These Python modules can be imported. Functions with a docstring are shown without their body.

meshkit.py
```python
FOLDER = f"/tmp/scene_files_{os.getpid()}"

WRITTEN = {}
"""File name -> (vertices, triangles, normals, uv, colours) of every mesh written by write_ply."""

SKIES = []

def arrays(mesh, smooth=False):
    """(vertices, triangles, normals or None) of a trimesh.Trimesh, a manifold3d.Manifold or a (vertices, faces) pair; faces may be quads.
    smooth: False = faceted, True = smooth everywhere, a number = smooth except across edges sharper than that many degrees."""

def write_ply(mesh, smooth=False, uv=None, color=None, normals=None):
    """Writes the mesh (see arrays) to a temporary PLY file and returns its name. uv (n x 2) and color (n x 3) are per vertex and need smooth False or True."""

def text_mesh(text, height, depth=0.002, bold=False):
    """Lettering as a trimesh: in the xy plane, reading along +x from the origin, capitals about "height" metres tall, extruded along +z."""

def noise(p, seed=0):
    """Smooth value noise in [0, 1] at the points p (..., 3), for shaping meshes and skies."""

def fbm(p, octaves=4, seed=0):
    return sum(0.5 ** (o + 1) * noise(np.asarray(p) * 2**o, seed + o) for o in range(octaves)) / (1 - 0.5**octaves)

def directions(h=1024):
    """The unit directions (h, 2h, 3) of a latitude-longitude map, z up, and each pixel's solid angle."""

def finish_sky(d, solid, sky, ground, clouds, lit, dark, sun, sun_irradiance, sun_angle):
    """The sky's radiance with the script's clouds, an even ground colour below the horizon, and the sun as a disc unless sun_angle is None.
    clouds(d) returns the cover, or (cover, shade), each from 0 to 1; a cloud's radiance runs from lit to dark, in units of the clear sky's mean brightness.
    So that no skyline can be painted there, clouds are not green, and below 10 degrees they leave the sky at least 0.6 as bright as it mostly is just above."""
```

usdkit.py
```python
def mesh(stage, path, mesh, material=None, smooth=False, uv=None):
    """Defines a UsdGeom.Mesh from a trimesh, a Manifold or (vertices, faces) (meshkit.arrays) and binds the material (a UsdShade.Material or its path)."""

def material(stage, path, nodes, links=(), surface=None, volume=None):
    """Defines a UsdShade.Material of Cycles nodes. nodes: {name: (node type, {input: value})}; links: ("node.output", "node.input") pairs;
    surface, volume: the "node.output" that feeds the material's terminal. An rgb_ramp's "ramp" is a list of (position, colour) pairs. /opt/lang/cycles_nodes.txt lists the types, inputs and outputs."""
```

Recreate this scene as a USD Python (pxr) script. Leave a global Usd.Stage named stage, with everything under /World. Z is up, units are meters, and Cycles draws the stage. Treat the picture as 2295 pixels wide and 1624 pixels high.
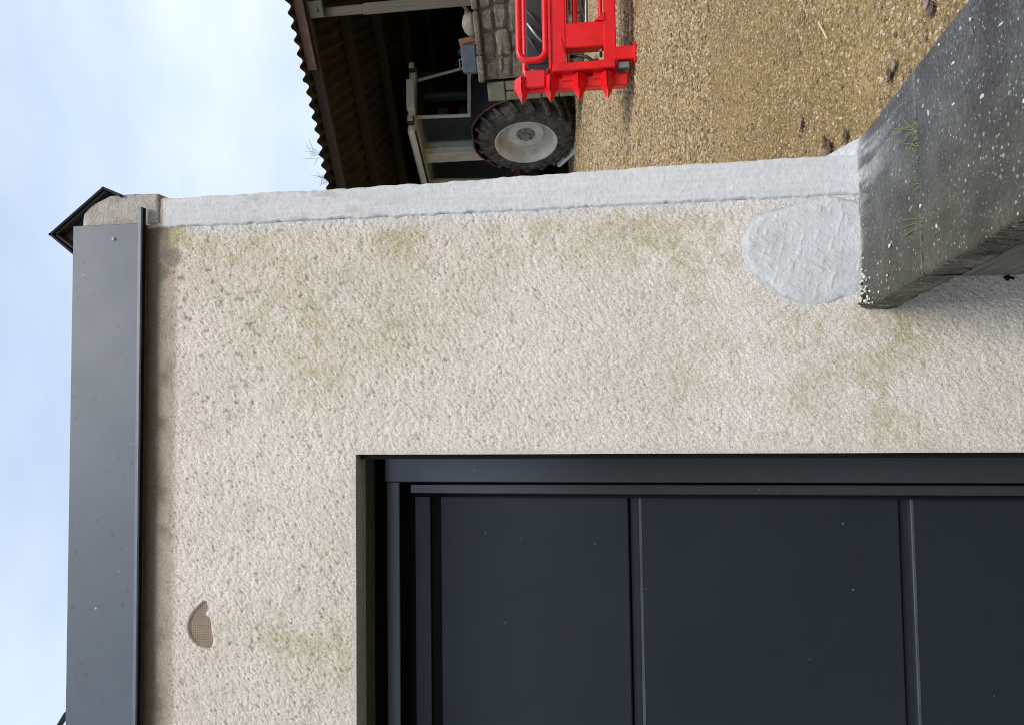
import math, random
import numpy as np, trimesh, usdkit, meshkit
from pxr import Usd, UsdGeom, UsdLux, UsdShade, Sdf, Gf, Vt
from shapely.geometry import Polygon, Point
from shapely import contains_xy

stage = Usd.Stage.CreateInMemory()
UsdGeom.SetStageUpAxis(stage, UsdGeom.Tokens.z)
UsdGeom.SetStageMetersPerUnit(stage, 1.0)
UsdGeom.Xform.Define(stage, '/World')
UsdGeom.Scope.Define(stage, '/World/Looks')

# ------------------------------------------------------------------ camera (phone held on its side: rolled a quarter turn)
EYE = np.array([0.0, -1.4, 1.6])
R = np.array([0.998654, -0.047886, -0.019948])
Uv = np.array([0.012993, -0.141394, 0.989868])
Fv = np.array([0.050222, 0.988795, 0.140582])
cam = UsdGeom.Camera.Define(stage, '/World/camera')
rows = [(*(-Uv), 0), (*R, 0), (*(-Fv), 0), (*EYE, 1)]
cam.AddTransformOp().Set(Gf.Matrix4d(*[float(v) for r in rows for v in r]))
cam.CreateFocalLengthAttr(26.0)
cam.CreateHorizontalApertureAttr(26.0 * 2295 / 1724)
cam.CreateVerticalApertureAttr(26.0 * 2295 / 1724 * 724 / 1024)
cam.CreateClippingRangeAttr(Gf.Vec2f(0.05, 2000))
EXPOSURE = 0.42
cam.CreateExposureAttr(EXPOSURE)

# ------------------------------------------------------------------ sky and sun
SUN = np.array([0.16, -0.66, 0.78]); SUN /= np.linalg.norm(SUN)
elev, rot = math.asin(SUN[2]), math.atan2(SUN[0], SUN[1])
sky_mat = usdkit.material(stage, '/World/Looks/sky', {
    'sky': ('sky_texture', {'sky_type': 'single_scattering', 'sun_disc': False, 'sun_elevation': elev, 'sun_rotation': rot,
                            'air_density': 1.0, 'aerosol_density': 1.5}),
    'tc': ('texture_coordinate', {}),
    'map': ('mapping', {'scale': (1.0, 1.0, 2.2)}),
    'n': ('noise_texture', {'scale': 1.6, 'detail': 5, 'roughness': 0.5, 'distortion': 0.3}),
    'cov': ('map_range', {'from_min': 0.3, 'from_max': 0.75, 'to_min': 0.72, 'to_max': 1.0, 'clamp': True}),
    'n2': ('noise_texture', {'scale': 3.1, 'detail': 4, 'roughness': 0.5}),
    'cloud': ('rgb_ramp', {'ramp': [(0.32, (5.2, 6.35, 8.2)), (0.5, (6.0, 7.05, 8.6)), (0.68, (7.0, 7.8, 9.0))]}),
    'mix': ('mix_color', {'blend_type': 'mix', 'use_clamp': False}),
    'bg': ('background_shader', {'strength': 0.10})},
    [('tc.generated', 'map.vector'), ('map.vector', 'n.vector'), ('map.vector', 'n2.vector'), ('n.fac', 'cov.value'), ('cov.result', 'mix.fac'),
     ('n2.fac', 'cloud.fac'), ('sky.color', 'mix.a'), ('cloud.color', 'mix.b'), ('mix.result', 'bg.color')], surface='bg.background')
dome = UsdLux.DomeLight.Define(stage, '/World/sky')
UsdShade.MaterialBindingAPI.Apply(dome.GetPrim()).Bind(sky_mat)
dome.GetPrim().SetCustomDataByKey('kind', 'structure')
dome.GetPrim().SetCustomDataByKey('label', 'pale blue sky with thin bright cloud above the roofs')
dome.GetPrim().SetCustomDataByKey('category', 'sky')
sun = UsdLux.DistantLight.Define(stage, '/World/sun')
sun.CreateIntensityAttr(0.50); sun.CreateAngleAttr(24.0); sun.CreateColorAttr(Gf.Vec3f(1.0, 0.96, 0.90))
sun.GetPrim().CreateAttribute('inputs:normalize', Sdf.ValueTypeNames.Bool).Set(True)
zx = SUN; xx = np.cross([0, 0, 1], zx); xx /= np.linalg.norm(xx); yx = np.cross(zx, xx)
sun.AddTransformOp().Set(Gf.Matrix4d(*[float(v) for r in ((*xx, 0), (*yx, 0), (*zx, 0), (0, 0, 20, 1)) for v in r]))

# ------------------------------------------------------------------ helpers
used = {}
def numbered(path):
    n = used.get(path, 0); used[path] = n + 1
    return path if n == 0 else f'{path}_{n:03d}'
def tag(prim, label=None, cat=None, group=None, kind=None):
    for k, v in (('label', label), ('category', cat), ('group', group), ('kind', kind)):
        if v: prim.SetCustomDataByKey(k, v)
    return prim
def thing(name, label, cat, loc=(0, 0, 0), rotz=0.0, group=None, matrix=None):
    x = UsdGeom.Xform.Define(stage, numbered('/World/' + name))
    if matrix is not None:
        x.AddTransformOp().Set(Gf.Matrix4d(*[float(v) for v in np.asarray(matrix).T.ravel()]))
    else:
        x.AddTranslateOp().Set(Gf.Vec3d(*map(float, loc)))
        if rotz: x.AddRotateZOp().Set(float(rotz))
    return tag(x.GetPrim(), label, cat, group)
def obj(name, mesh, mat, parent=None, smooth=False, label=None, cat=None, group=None, kind=None, color=None):
    base = parent.GetPath().pathString if parent is not None else '/World'
    if isinstance(mesh, list): mesh = trimesh.util.concatenate(mesh)
    m = usdkit.mesh(stage, numbered(f'{base}/{name}'), mesh, mat, smooth=smooth)
    if color is not None:
        UsdGeom.PrimvarsAPI(m).CreatePrimvar('tint', Sdf.ValueTypeNames.Color3fArray, 'vertex').Set(Vt.Vec3fArray.FromNumpy(np.asarray(color, np.float32)))
    return tag(m.GetPrim(), label, cat, group, kind)
def copy_of(root, name, label, loc, rotz, scale=1.0):
    x = UsdGeom.Xform.Define(stage, numbered('/World/' + name))
    x.GetPrim().GetReferences().AddInternalReference(root.GetPath())
    x.ClearXformOpOrder()
    x.AddTranslateOp(opSuffix='c').Set(Gf.Vec3d(*map(float, loc))); x.AddRotateZOp(opSuffix='c').Set(float(rotz)); x.AddScaleOp(opSuffix='c').Set(Gf.Vec3f(scale, scale, scale))
    x.GetPrim().SetInstanceable(True)
    return tag(x.GetPrim(), label)

T = trimesh
def mk(v, f): return T.Trimesh(np.asarray(v, float), np.asarray(f, int), process=False)
def box(lo, hi, c=0.0):
    lo, hi = np.minimum(lo, hi).astype(float), np.maximum(lo, hi).astype(float)
    if c <= 0: return T.creation.box(bounds=[lo, hi])
    c = min(c, 0.45 * (hi - lo).min())
    p = []
    for k in range(3):
        a, b = lo.copy() + c, hi.copy() - c; a[k], b[k] = lo[k], hi[k]
        p += [(x, y, z) for x in (a[0], b[0]) for y in (a[1], b[1]) for z in (a[2], b[2])]
    return T.Trimesh(p).convex_hull
def frame_of(d):
    d = d / np.linalg.norm(d); a = np.array([0, 0, 1.0]) if abs(d[2]) < .9 else np.array([1.0, 0, 0])
    x = np.cross(a, d); x /= np.linalg.norm(x); return x, np.cross(d, x)
def tube(pts, r, n=10, cap=True):
    pts = np.asarray(pts, float); r = np.broadcast_to(r, len(pts)).astype(float); v = []; f = []
    x0 = None
    for i, p in enumerate(pts):
        d = pts[min(i + 1, len(pts) - 1)] - pts[max(i - 1, 0)]; d /= np.linalg.norm(d)
        if x0 is None: x, y = frame_of(d)
        else:
            x = x0 - d * (x0 @ d); x /= np.linalg.norm(x); y = np.cross(d, x)
        x0 = x
        for k in range(n):
            t = 2 * math.pi * k / n; v.append(p + r[i] * (x * math.cos(t) + y * math.sin(t)))
    for i in range(len(pts) - 1):
        for k in range(n):
            a, b = i * n + k, i * n + (k + 1) % n; f += [(a, b, b + n), (a, b + n, a + n)]
    if cap:
        v += [pts[0], pts[-1]]; s, e = len(v) - 2, len(v) - 1; L = (len(pts) - 1) * n
        for k in range(n): f += [(s, (k + 1) % n, k), (e, L + k, L + (k + 1) % n)]
    return mk(v, f)
def beam(a, b, w, h, up=(0, 0, 1), c=0.0):
    a, b = np.asarray(a, float), np.asarray(b, float); d = b - a; L = np.linalg.norm(d); d /= L
    s = np.cross(d, up); s /= np.linalg.norm(s); u = np.cross(s, d)
    m = box((-w / 2, 0, -h / 2), (w / 2, L, h / 2), c); M = np.eye(4); M[:3, 0], M[:3, 1], M[:3, 2], M[:3, 3] = s, d, u, a
    m.apply_transform(M); return m
def lathe_x(prof, n=48):
    """revolve (x, r) profile about the x axis"""
    v, f, k = [], [], len(prof)
    for i in range(n):
        t = 2 * math.pi * i / n
        for x, r in prof: v.append((x, r * math.cos(t), r * math.sin(t)))
    for i in range(n):
        j = (i + 1) % n
        for q in range(k - 1): f += [(i * k + q, i * k + q + 1, j * k + q + 1), (i * k + q, j * k + q + 1, j * k + q)]
    return mk(v, f)
def grid(xs, zs, fn):
    """grid of points fn(X, Z) -> (n,3); faces looking towards -y when x right, z up"""
    X, Z = np.meshgrid(xs, zs, indexing='ij'); P = fn(X.ravel(), Z.ravel()); nx, nz = len(xs), len(zs)
    i = np.arange(nx * nz).reshape(nx, nz)
    a, b, c, d = i[:-1, :-1].ravel(), i[1:, :-1].ravel(), i[1:, 1:].ravel(), i[:-1, 1:].ravel()
    return P, np.vstack([np.c_[a, b, c], np.c_[a, c, d]])
def noise2(x, z, s, seed=0): return meshkit.noise(np.c_[x / s, z / s, np.full(len(x), .37)], seed)
def fbm2(x, z, s, o=4, seed=0): return meshkit.fbm(np.c_[x / s, z / s, np.full(len(x), .37)], o, seed)
def sstep(x, a, b):
    t = np.clip((x - a) / (b - a), 0, 1); return t * t * (3 - 2 * t)
def poly_dist(x, z, pts):
    """signed distance to a closed outline, positive inside"""
    P = np.asarray(pts, float); Q = np.roll(P, -1, 0); d = np.full(len(x), 9.)
    for a, b in zip(P, Q):
        e = b - a; t = np.clip(((x - a[0]) * e[0] + (z - a[1]) * e[1]) / (e @ e), 0, 1)
        d = np.minimum(d, np.hypot(x - a[0] - t * e[0], z - a[1] - t * e[1]))
    return np.where(contains_xy(Polygon(P), x, z), d, -d)
def round_poly(pts, n=4):
    P = np.asarray(pts, float); out = []
    for i in range(len(P)):
        p0, p1, p2, p3 = P[i - 1], P[i], P[(i + 1) % len(P)], P[(i + 2) % len(P)]
        for t in np.arange(n) / n:
            out.append(.5 * ((2 * p1) + (p2 - p0) * t + (2 * p0 - 5 * p1 + 4 * p2 - p3) * t * t + (3 * p1 - p0 - 3 * p2 + p3) * t ** 3))
    return np.array(out)

def mat(name, col, rough=.6, metal=0., noise=None, bump=None, spec=.5, coat=0., rough_noise=None, specks=None, tint=False, coord='geometry.position', extra=None):
    """col: colour, or tint=True multiplies the mesh's tint. noise=(scale, lo, hi, stretch) multiplies; bump=[(scale, distance)], specks=(scale, threshold, colour, amount)"""
    N = {'p': ('principled_bsdf', {'roughness': rough, 'metallic': metal, 'specular_ior_level': spec, 'coat_weight': coat}), 'g': ('geometry', {}), 'tc': ('texture_coordinate', {})}
    L = []; src = {'geometry.position': 'g.position', 'object': 'tc.object'}[coord]
    if tint:
        N['at'] = ('attribute', {'attribute': 'tint'}); cur = 'at.color'
    else:
        N['c'] = ('color', {'value': col}); cur = 'c.color'
    for i, nz in enumerate(noise or []):
        sc, lo, hi = nz[:3]; st = nz[3] if len(nz) > 3 else (1, 1, 1); tc = nz[4] if len(nz) > 4 else None
        N[f'm{i}'] = ('mapping', {'scale': st}); N[f'n{i}'] = ('noise_texture', {'scale': sc, 'detail': 4, 'roughness': .6})
        N[f'r{i}'] = ('rgb_ramp', {'ramp': [(.3, lo if np.ndim(lo) else (lo,) * 3), (.7, hi if np.ndim(hi) else (hi,) * 3)]})
        N[f'x{i}'] = ('mix_color', {'blend_type': 'multiply', 'fac': 1.0, 'use_clamp': False})
        L += [(src, f'm{i}.vector'), (f'm{i}.vector', f'n{i}.vector'), (f'n{i}.fac', f'r{i}.fac'), (cur, f'x{i}.a'), (f'r{i}.color', f'x{i}.b')]; cur = f'x{i}.result'
    for i, (sc, th, cc, am) in enumerate(specks or []):
        N[f'v{i}'] = ('voronoi_texture', {'scale': sc, 'feature': 'f1'}); N[f'vn{i}'] = ('noise_texture', {'scale': sc * .21, 'detail': 2})
        N[f'vm{i}'] = ('math', {'math_type': 'multiply', 'value2': 1.0}); N[f'vr{i}'] = ('map_range', {'from_min': th, 'from_max': th * .6, 'to_min': 0., 'to_max': am, 'clamp': True})
        N[f'vp{i}'] = ('map_range', {'from_min': .42, 'from_max': .60, 'to_min': 0., 'to_max': 1., 'clamp': True}); N[f'vx{i}'] = ('mix_color', {'blend_type': 'mix', 'b': cc})
        L += [(src, f'v{i}.vector'), (src, f'vn{i}.vector'), (f'v{i}.distance', f'vr{i}.value'), (f'vn{i}.fac', f'vp{i}.value'), (f'vr{i}.result', f'vm{i}.value1'), (f'vp{i}.result', f'vm{i}.value2'),
              (cur, f'vx{i}.a'), (f'vm{i}.value', f'vx{i}.fac')]; cur = f'vx{i}.result'
    L.append((cur, 'p.base_color')); prev = None
    for i, (sc, dist) in enumerate(bump or []):
        N[f'bn{i}'] = ('noise_texture', {'scale': sc, 'detail': 3, 'roughness': .6}); N[f'b{i}'] = ('bump', {'strength': 1.0, 'distance': dist})
        L += [(src, f'bn{i}.vector'), (f'bn{i}.fac', f'b{i}.height')]
        if prev: L.append((prev, f'b{i}.normal'))
        prev = f'b{i}.normal'
    if prev: L.append((prev, 'p.normal'))
    if rough_noise:
        sc, lo, hi = rough_noise
        N['rn'] = ('noise_texture', {'scale': sc, 'detail': 4}); N['rr'] = ('map_range', {'from_min': .3, 'from_max': .7, 'to_min': lo, 'to_max': hi, 'clamp': True})
        L += [(src, 'rn.vector'), ('rn.fac', 'rr.value'), ('rr.result', 'p.roughness')]
    return usdkit.material(stage, '/World/Looks/' + name, N, L, surface='p.BSDF')

# ------------------------------------------------------------------ materials
M = {}
M['render'] = mat('roughcast_render', None, .95, tint=True, spec=.25, noise=[(430, .62, 1.25), (30, .95, 1.05)], specks=[(150, .26, (.24, .205, .16), .5), (95, .18, (.30, .26, .20), .4)], bump=[(420, .0016)])
M['cream_far'] = mat('cream_render', (.53, .49, .42), .95, spec=.25, noise=[(3, .85, 1.1), (160, .8, 1.12)], bump=[(140, .004), (420, .001)])
M['white_paint'] = mat('white_paint', None, .8, tint=True, spec=.35, noise=[(120, .93, 1.04), (14, .93, 1.05, (1, 1, .25))], bump=[(220, .0012), (60, .0005)])
M['plaster'] = mat('white_plaster', None, .85, tint=True, spec=.3, noise=[(90, .93, 1.04)], bump=[(260, .0008)])
M['plaster_plain'] = mat('plain_white_plaster', (.66, .67, .69), .85, spec=.3, noise=[(60, .88, 1.05)], bump=[(120, .003)])
M['mortar'] = mat('beige_mortar', (.43, .395, .36), .95, spec=.2, noise=[(60, .8, 1.15), (300, .85, 1.1)], bump=[(180, .003)])
M['fascia'] = mat('grey_aluminium', (.078, .097, .123), .42, noise=[(5, .95, 1.05, (1, 1, 3)), (60, .96, 1.04)], specks=[(48, .20, (.045, .050, .056), .75), (21, .05, (.5, .5, .48), .8)], rough_noise=(9, .43, .48))
M['flange'] = mat('blue_grey_aluminium', (.14, .165, .20), .38, noise=[(22, .85, 1.1, (1, 1, 1))], specks=[(90, .22, (.06, .07, .09), .7)])
M['door'] = mat('anthracite_steel', (.0135, .0175, .0245), .42, spec=.36, noise=[(1.6, .92, 1.08), (18, .94, 1.05)], specks=[(26, .045, (.22, .24, .26), .9), (9, .08, (.012, .013, .016), .7)], rough_noise=(4, .30, .42))
M['door_frame'] = mat('anthracite_frame', (.024, .028, .034), .22, spec=.75, noise=[(3, .9, 1.1), (40, .93, 1.05)], specks=[(30, .05, (.2, .22, .24), .8)])
M['lit_edge'] = mat('lit_panel_edge', (.055, .064, .072), .4, noise=[(14, .7, 1.25)])  # paler base paints the light caught on each panel ledge
M['black'] = mat('black_rubber_and_shade', (.006, .006, .007), .8, spec=.15)  # rubber parts, also the black strips painted for shaded gaps
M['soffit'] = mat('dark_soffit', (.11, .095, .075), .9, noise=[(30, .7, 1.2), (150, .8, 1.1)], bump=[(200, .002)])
M['soffit_dark'] = mat('brown_soffit_board', (.07, .052, .038), .9, noise=[(30, .6, 1.25)])
M['slate'] = mat('dark_slate_metal', (.012, .0135, .016), .7, spec=.2, noise=[(40, .75, 1.3)], bump=[(200, .0005)])
M['slate_under'] = mat('brown_cap_underside', (.035, .029, .025), .9, noise=[(50, .7, 1.25)])
M['mesh_base'] = mat('exposed_base_coat', (.33, .255, .185), .9, noise=[(70, .82, 1.15), (300, .85, 1.1)], bump=[(260, .001)])
M['mesh_thread'] = mat('reinforcing_threads', (.40, .32, .25), .8)
M['coping'] = mat('wet_concrete_coping', None, .45, tint=True, spec=.4, noise=[(9, .72, 1.2), (22, .7, 1.3, (.8, .35, 1)), (140, .65, 1.35)], specks=[(60, .19, (.46, .46, .45), .8), (110, .20, (.42, .42, .41), .8), (45, .10, (.55, .55, .53), .9), (170, .22, (.27, .27, .27), .7)], bump=[(160, .002), (40, .003)], rough_noise=(14, .28, .62))
M['lowwall'] = mat('smooth_wall_render', (.135, .128, .10), .85, noise=[(5, .35, 1.7, (6, .5, 14)), (120, .85, 1.1)], bump=[(90, .001)])
M['moss'] = mat('dark_moss', (.035, .045, .018), 1.0, noise=[(90, .6, 1.5)], bump=[(300, .002)])
M['ground'] = mat('gravel_sand', (.36, .248, .113), 1.0, spec=.2, noise=[(1.1, .72, 1.12), (5, .85, 1.1), (34, .74, 1.2), (130, .5, 1.4)], specks=[(48, .28, (.46, .37, .24), .8), (37, .22, (.13, .10, .07), .7)], bump=[(70, .010), (170, .006)])
M['concrete'] = mat('concrete_apron', (.16, .155, .145), .9, noise=[(2, .85, 1.1), (80, .85, 1.1)], bump=[(120, .002)])
M['rust'] = mat('rusty_iron', (.16, .075, .035), .85, noise=[(25, .6, 1.4)])
M['can'] = mat('blue_grey_plastic', (.055, .068, .085), .5, noise=[(12, .75, 1.2)])
M['sack'] = mat('beige_sacking', (.24, .20, .15), .95, noise=[(30, .75, 1.15)])
M['red'] = mat('red_paint', (.72, .0045, .008), .34, spec=.45, coat=.15, noise=[(9, .82, 1.06), (60, .88, 1.06)], specks=[(70, .12, (.28, .05, .03), .7)], rough_noise=(20, .24, .42))
M['steel'] = mat('grey_steel', (.30, .30, .31), .35, metal=.8, noise=[(30, .7, 1.1)])
M['dark_iron'] = mat('dark_hose_and_shade', (.02, .02, .021), .55)
M['tyre'] = mat('muddy_tyre', (.066, .058, .049), .9, spec=.3, noise=[(4, .5, 1.6), (16, .55, 1.5), (60, .75, 1.3)], bump=[(120, .002)], coord='object')
M['rim'] = mat('grey_rim_paint', (.60, .57, .49), .6, noise=[(4, .7, 1.08), (30, .88, 1.08)], coord='object')
M['hub'] = mat('dull_hub', (.22, .205, .18), .6, noise=[(20, .7, 1.2)], coord='object')
M['cab_white'] = mat('off_white_cab_paint', (.80, .79, .76), .5, noise=[(5, .85, 1.0), (40, .9, 1.05)], coord='object')
M['cab_trim'] = mat('cream_window_trim', (.62, .58, .49), .55, noise=[(12, .75, 1.1)], coord='object')
M['cab_red'] = mat('faded_red_paint', (.30, .085, .065), .55, noise=[(8, .7, 1.15)], coord='object')
M['cab_dull_red'] = mat('dull_dark_red_paint', (.13, .04, .033), .7, noise=[(8, .5, 1.2)], coord='object')
M['black_trim'] = mat('black_trim', (.016, .016, .017), .5)
M['seat_red'] = mat('red_seat_fabric', (.45, .09, .10), .7)
M['pale_box'] = mat('pale_grey_box', (.30, .31, .28), .6)
M['glass'] = usdkit.material(stage, '/World/Looks/cab_glass', {'t': ('transparent_bsdf', {'color': (.34, .42, .39)}), 'gl': ('glossy_bsdf', {'color': (.17, .21, .195), 'roughness': .18}),
    'f': ('fresnel', {'IOR': 1.5}), 'm': ('mix_closure', {})}, [('f.fac', 'm.fac'), ('t.BSDF', 'm.closure1'), ('gl.BSDF', 'm.closure2')], surface='m.closure')
M['dust_sheen_glass'] = usdkit.material(stage, '/World/Looks/dust_sheen_cab_glass', {'t': ('transparent_bsdf', {'color': (.34, .42, .39)}), 'g': ('geometry', {}), 'n': ('noise_texture', {'scale': 3.5, 'detail': 4}),  # pale diffuse share for dust and the reflection the panes lack
    'nr': ('map_range', {'from_min': .3, 'from_max': .7, 'to_min': .4, 'to_max': .8, 'clamp': True}), 'd': ('diffuse_bsdf', {'color': (.50, .57, .54)}), 'dm': ('mix_closure', {}), 'gl': ('glossy_bsdf', {'color': (.5, .6, .57), 'roughness': .2}),
    'f': ('fresnel', {'IOR': 1.5}), 'm': ('mix_closure', {})}, [('g.position', 'n.vector'), ('n.fac', 'nr.value'), ('nr.result', 'dm.fac'), ('t.BSDF', 'dm.closure1'), ('d.BSDF', 'dm.closure2'), ('f.fac', 'm.fac'), ('dm.closure', 'm.closure1'), ('gl.BSDF', 'm.closure2')], surface='m.closure')
M['lens'] = mat('lamp_lens', (.55, .56, .56), .2)
M['sheet'] = mat('weathered_roof_sheet', (.062, .051, .038), .95, spec=.1, noise=[(2.5, .6, 1.3), (30, .8, 1.15)], coord='object')
M['timber'] = mat('brown_barn_timber', (.052, .040, .028), .9, spec=.15, noise=[(6, .7, 1.2, (8, .4, 8)), (40, .85, 1.1)], coord='object')
M['timber_pale'] = mat('pale_post_timber', (.10, .083, .062), .85, noise=[(7, .7, 1.15, (8, 8, .5))], coord='object')
M['timber_red'] = mat('reddish_eave_board', (.13, .08, .058), .85, noise=[(8, .7, 1.2)], coord='object')
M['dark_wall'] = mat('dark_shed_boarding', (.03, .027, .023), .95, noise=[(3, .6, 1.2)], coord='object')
for i, c in enumerate([(.125, .098, .074), (.112, .088, .067), (.138, .11, .084), (.098, .077, .06), (.128, .104, .084)]):
    M[f'stone{i}'] = mat(f'barn_stone_{"abcde"[i]}', c, .95, noise=[(9, .5, 1.4), (40, .6, 1.35)], bump=[(40, .012)], coord='object')
M['stone_bed'] = mat('barn_mortar', (.10, .08, .062), 1.0, noise=[(20, .7, 1.2)], coord='object')
M['block'] = mat('olive_concrete_block', (.135, .125, .08), .95, noise=[(10, .75, 1.2), (60, .8, 1.1)], coord='object')
M['bark'] = mat('grey_bark', (.12, .105, .09), .95, noise=[(10, .7, 1.2)])
M['leaf_dead'] = mat('dead_leaf', (.11, .06, .045), .8, noise=[(60, .6, 1.4)], coord='object')
M['leaf_pink'] = mat('pinkish_dead_leaf', (.27, .18, .15), .8, noise=[(60, .75, 1.2)], coord='object')
M['straw'] = mat('dry_straw', (.62, .50, .28), .7)
M['grass'] = mat('thin_green_grass', (.13, .19, .04), .7)
M['pebble'] = usdkit.material(stage, '/World/Looks/gravel_stone', {'o': ('object_info', {}), 'r': ('rgb_ramp', {'ramp': [(0, (.085, .068, .048)), (.12, (.20, .145, .085)), (.36, (.325, .225, .112)), (.6, (.41, .285, .145)), (.86, (.45, .345, .21)), (1, (.55, .46, .33))]}),
    'g': ('geometry', {}), 'n': ('noise_texture', {'scale': 130, 'detail': 3}), 'nr': ('rgb_ramp', {'ramp': [(.3, (.8, .8, .8)), (.7, (1.12, 1.12, 1.12))]}), 'x': ('mix_color', {'blend_type': 'multiply', 'fac': 1.0}),
    'p': ('principled_bsdf', {'roughness': .85, 'specular_ior_level': .3})}, [('o.random', 'r.fac'), ('r.color', 'x.a'), ('g.position', 'n.vector'), ('n.fac', 'nr.fac'), ('nr.color', 'x.b'), ('x.result', 'p.base_color')], surface='p.BSDF')

# ------------------------------------------------------------------ ground: one sheet; the yard lies higher than the forecourt, held by the low wall
def yard_z(x, y):
    y = np.asarray(y, float); x = np.asarray(x, float)
    s = .11 * np.where(y < 0, 0.0, np.where(y < 15, y, 15 + 6 * (1 - np.exp(-(np.maximum(y, 15) - 15) / 6))))
    return 1.15 + s + .012 * (meshkit.fbm(np.stack([x * 1.3, y * 1.3, 0 * x], -1), 3, 5) - .5)
gx = np.unique(np.r_[-300, -150, -80, -40, np.arange(-20, 0, 2.), .0, .27, .31, np.arange(.42, 6, .14), np.arange(6, 20, 1.), 40, 80, 150, 300])
gy = np.unique(np.r_[-300, -150, -80, -40, -20, -10, -6, np.arange(-4, -1, .5), np.arange(-1, 5.2, .14), 5.4, 5.9, np.arange(6, 16, .4), np.arange(17, 60, 4.), 80, 150, 300])
def gfn(X, Y):
    yard = (X > .3) | (Y > 5.7)
    return np.c_[X, Y, np.where(yard, yard_z(X, Y), 0.0)]
P, f = grid(gx, gy, gfn)
obj('ground', mk(P, f), M['ground'], smooth=False, label='ochre sandy gravel yard rising towards the barn', cat='ground', kind='structure')
hx = np.linspace(-120, 120, 61); hy = np.linspace(-70, -16, 19)
P, f = grid(hx, hy, lambda X, Y: np.c_[X, Y, -.3 + 4.6 * sstep(-Y, 16, 34) + 1.2 * meshkit.fbm(np.c_[X * .08, Y * .08, 0 * X], 3, 3) * sstep(-Y, 18, 30)])
obj('hill', mk(P, f), mat('added_dark_bank', (.045, .055, .022), 1.0, noise=[(.8, .6, 1.3), (9, .7, 1.2)]), smooth=True, label='added unseen grassy bank that darkens reflections in the garage door', cat='bank', kind='structure')  # added behind the camera to darken the lower door reflections
obj('forecourt', mk([(-12, -14, .004), (.2, -14, .004), (.2, -.02, .004), (-12, -.02, .004)], [(0, 1, 2), (0, 2, 3)]), M['concrete'], label='concrete forecourt below the garage door', cat='forecourt', kind='structure')

# ------------------------------------------------------------------ garage
G = thing('garage', 'cream roughcast garage with grey fascia and dark sectional door', 'garage')
XR, XE, ZB = .352, .42, 2.512          # edge of the roughcast, corner of the wall, underside of the fascia
OX, OZ = -.096, 2.098                 # right and top edge of the door opening
CHIP = round_poly([[-.3734, 2.4014], [-.3891, 2.4194], [-.406, 2.4313], [-.42, 2.4357], [-.4366, 2.4341], [-.4515, 2.4249], [-.4621, 2.4098], [-.4656, 2.3887], [-.4502, 2.3828], [-.4269, 2.386], [-.4077, 2.3891], [-.3996, 2.3982], [-.3912, 2.3923], [-.3774, 2.3954]], 3)
PATCH = round_poly([[.298, 1.381], [.274, 1.385], [.244, 1.38], [.22, 1.369], [.196, 1.342], [.174, 1.314], [.163, 1.281], [.161, 1.253], [.171, 1.217], [.182, 1.192], [.211, 1.176], [.292, 1.172], [.333, 1.176], [.350, 1.22], [.351, 1.247], [.345, 1.278], [.334, 1.321], [.322, 1.358]], 4)
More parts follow.
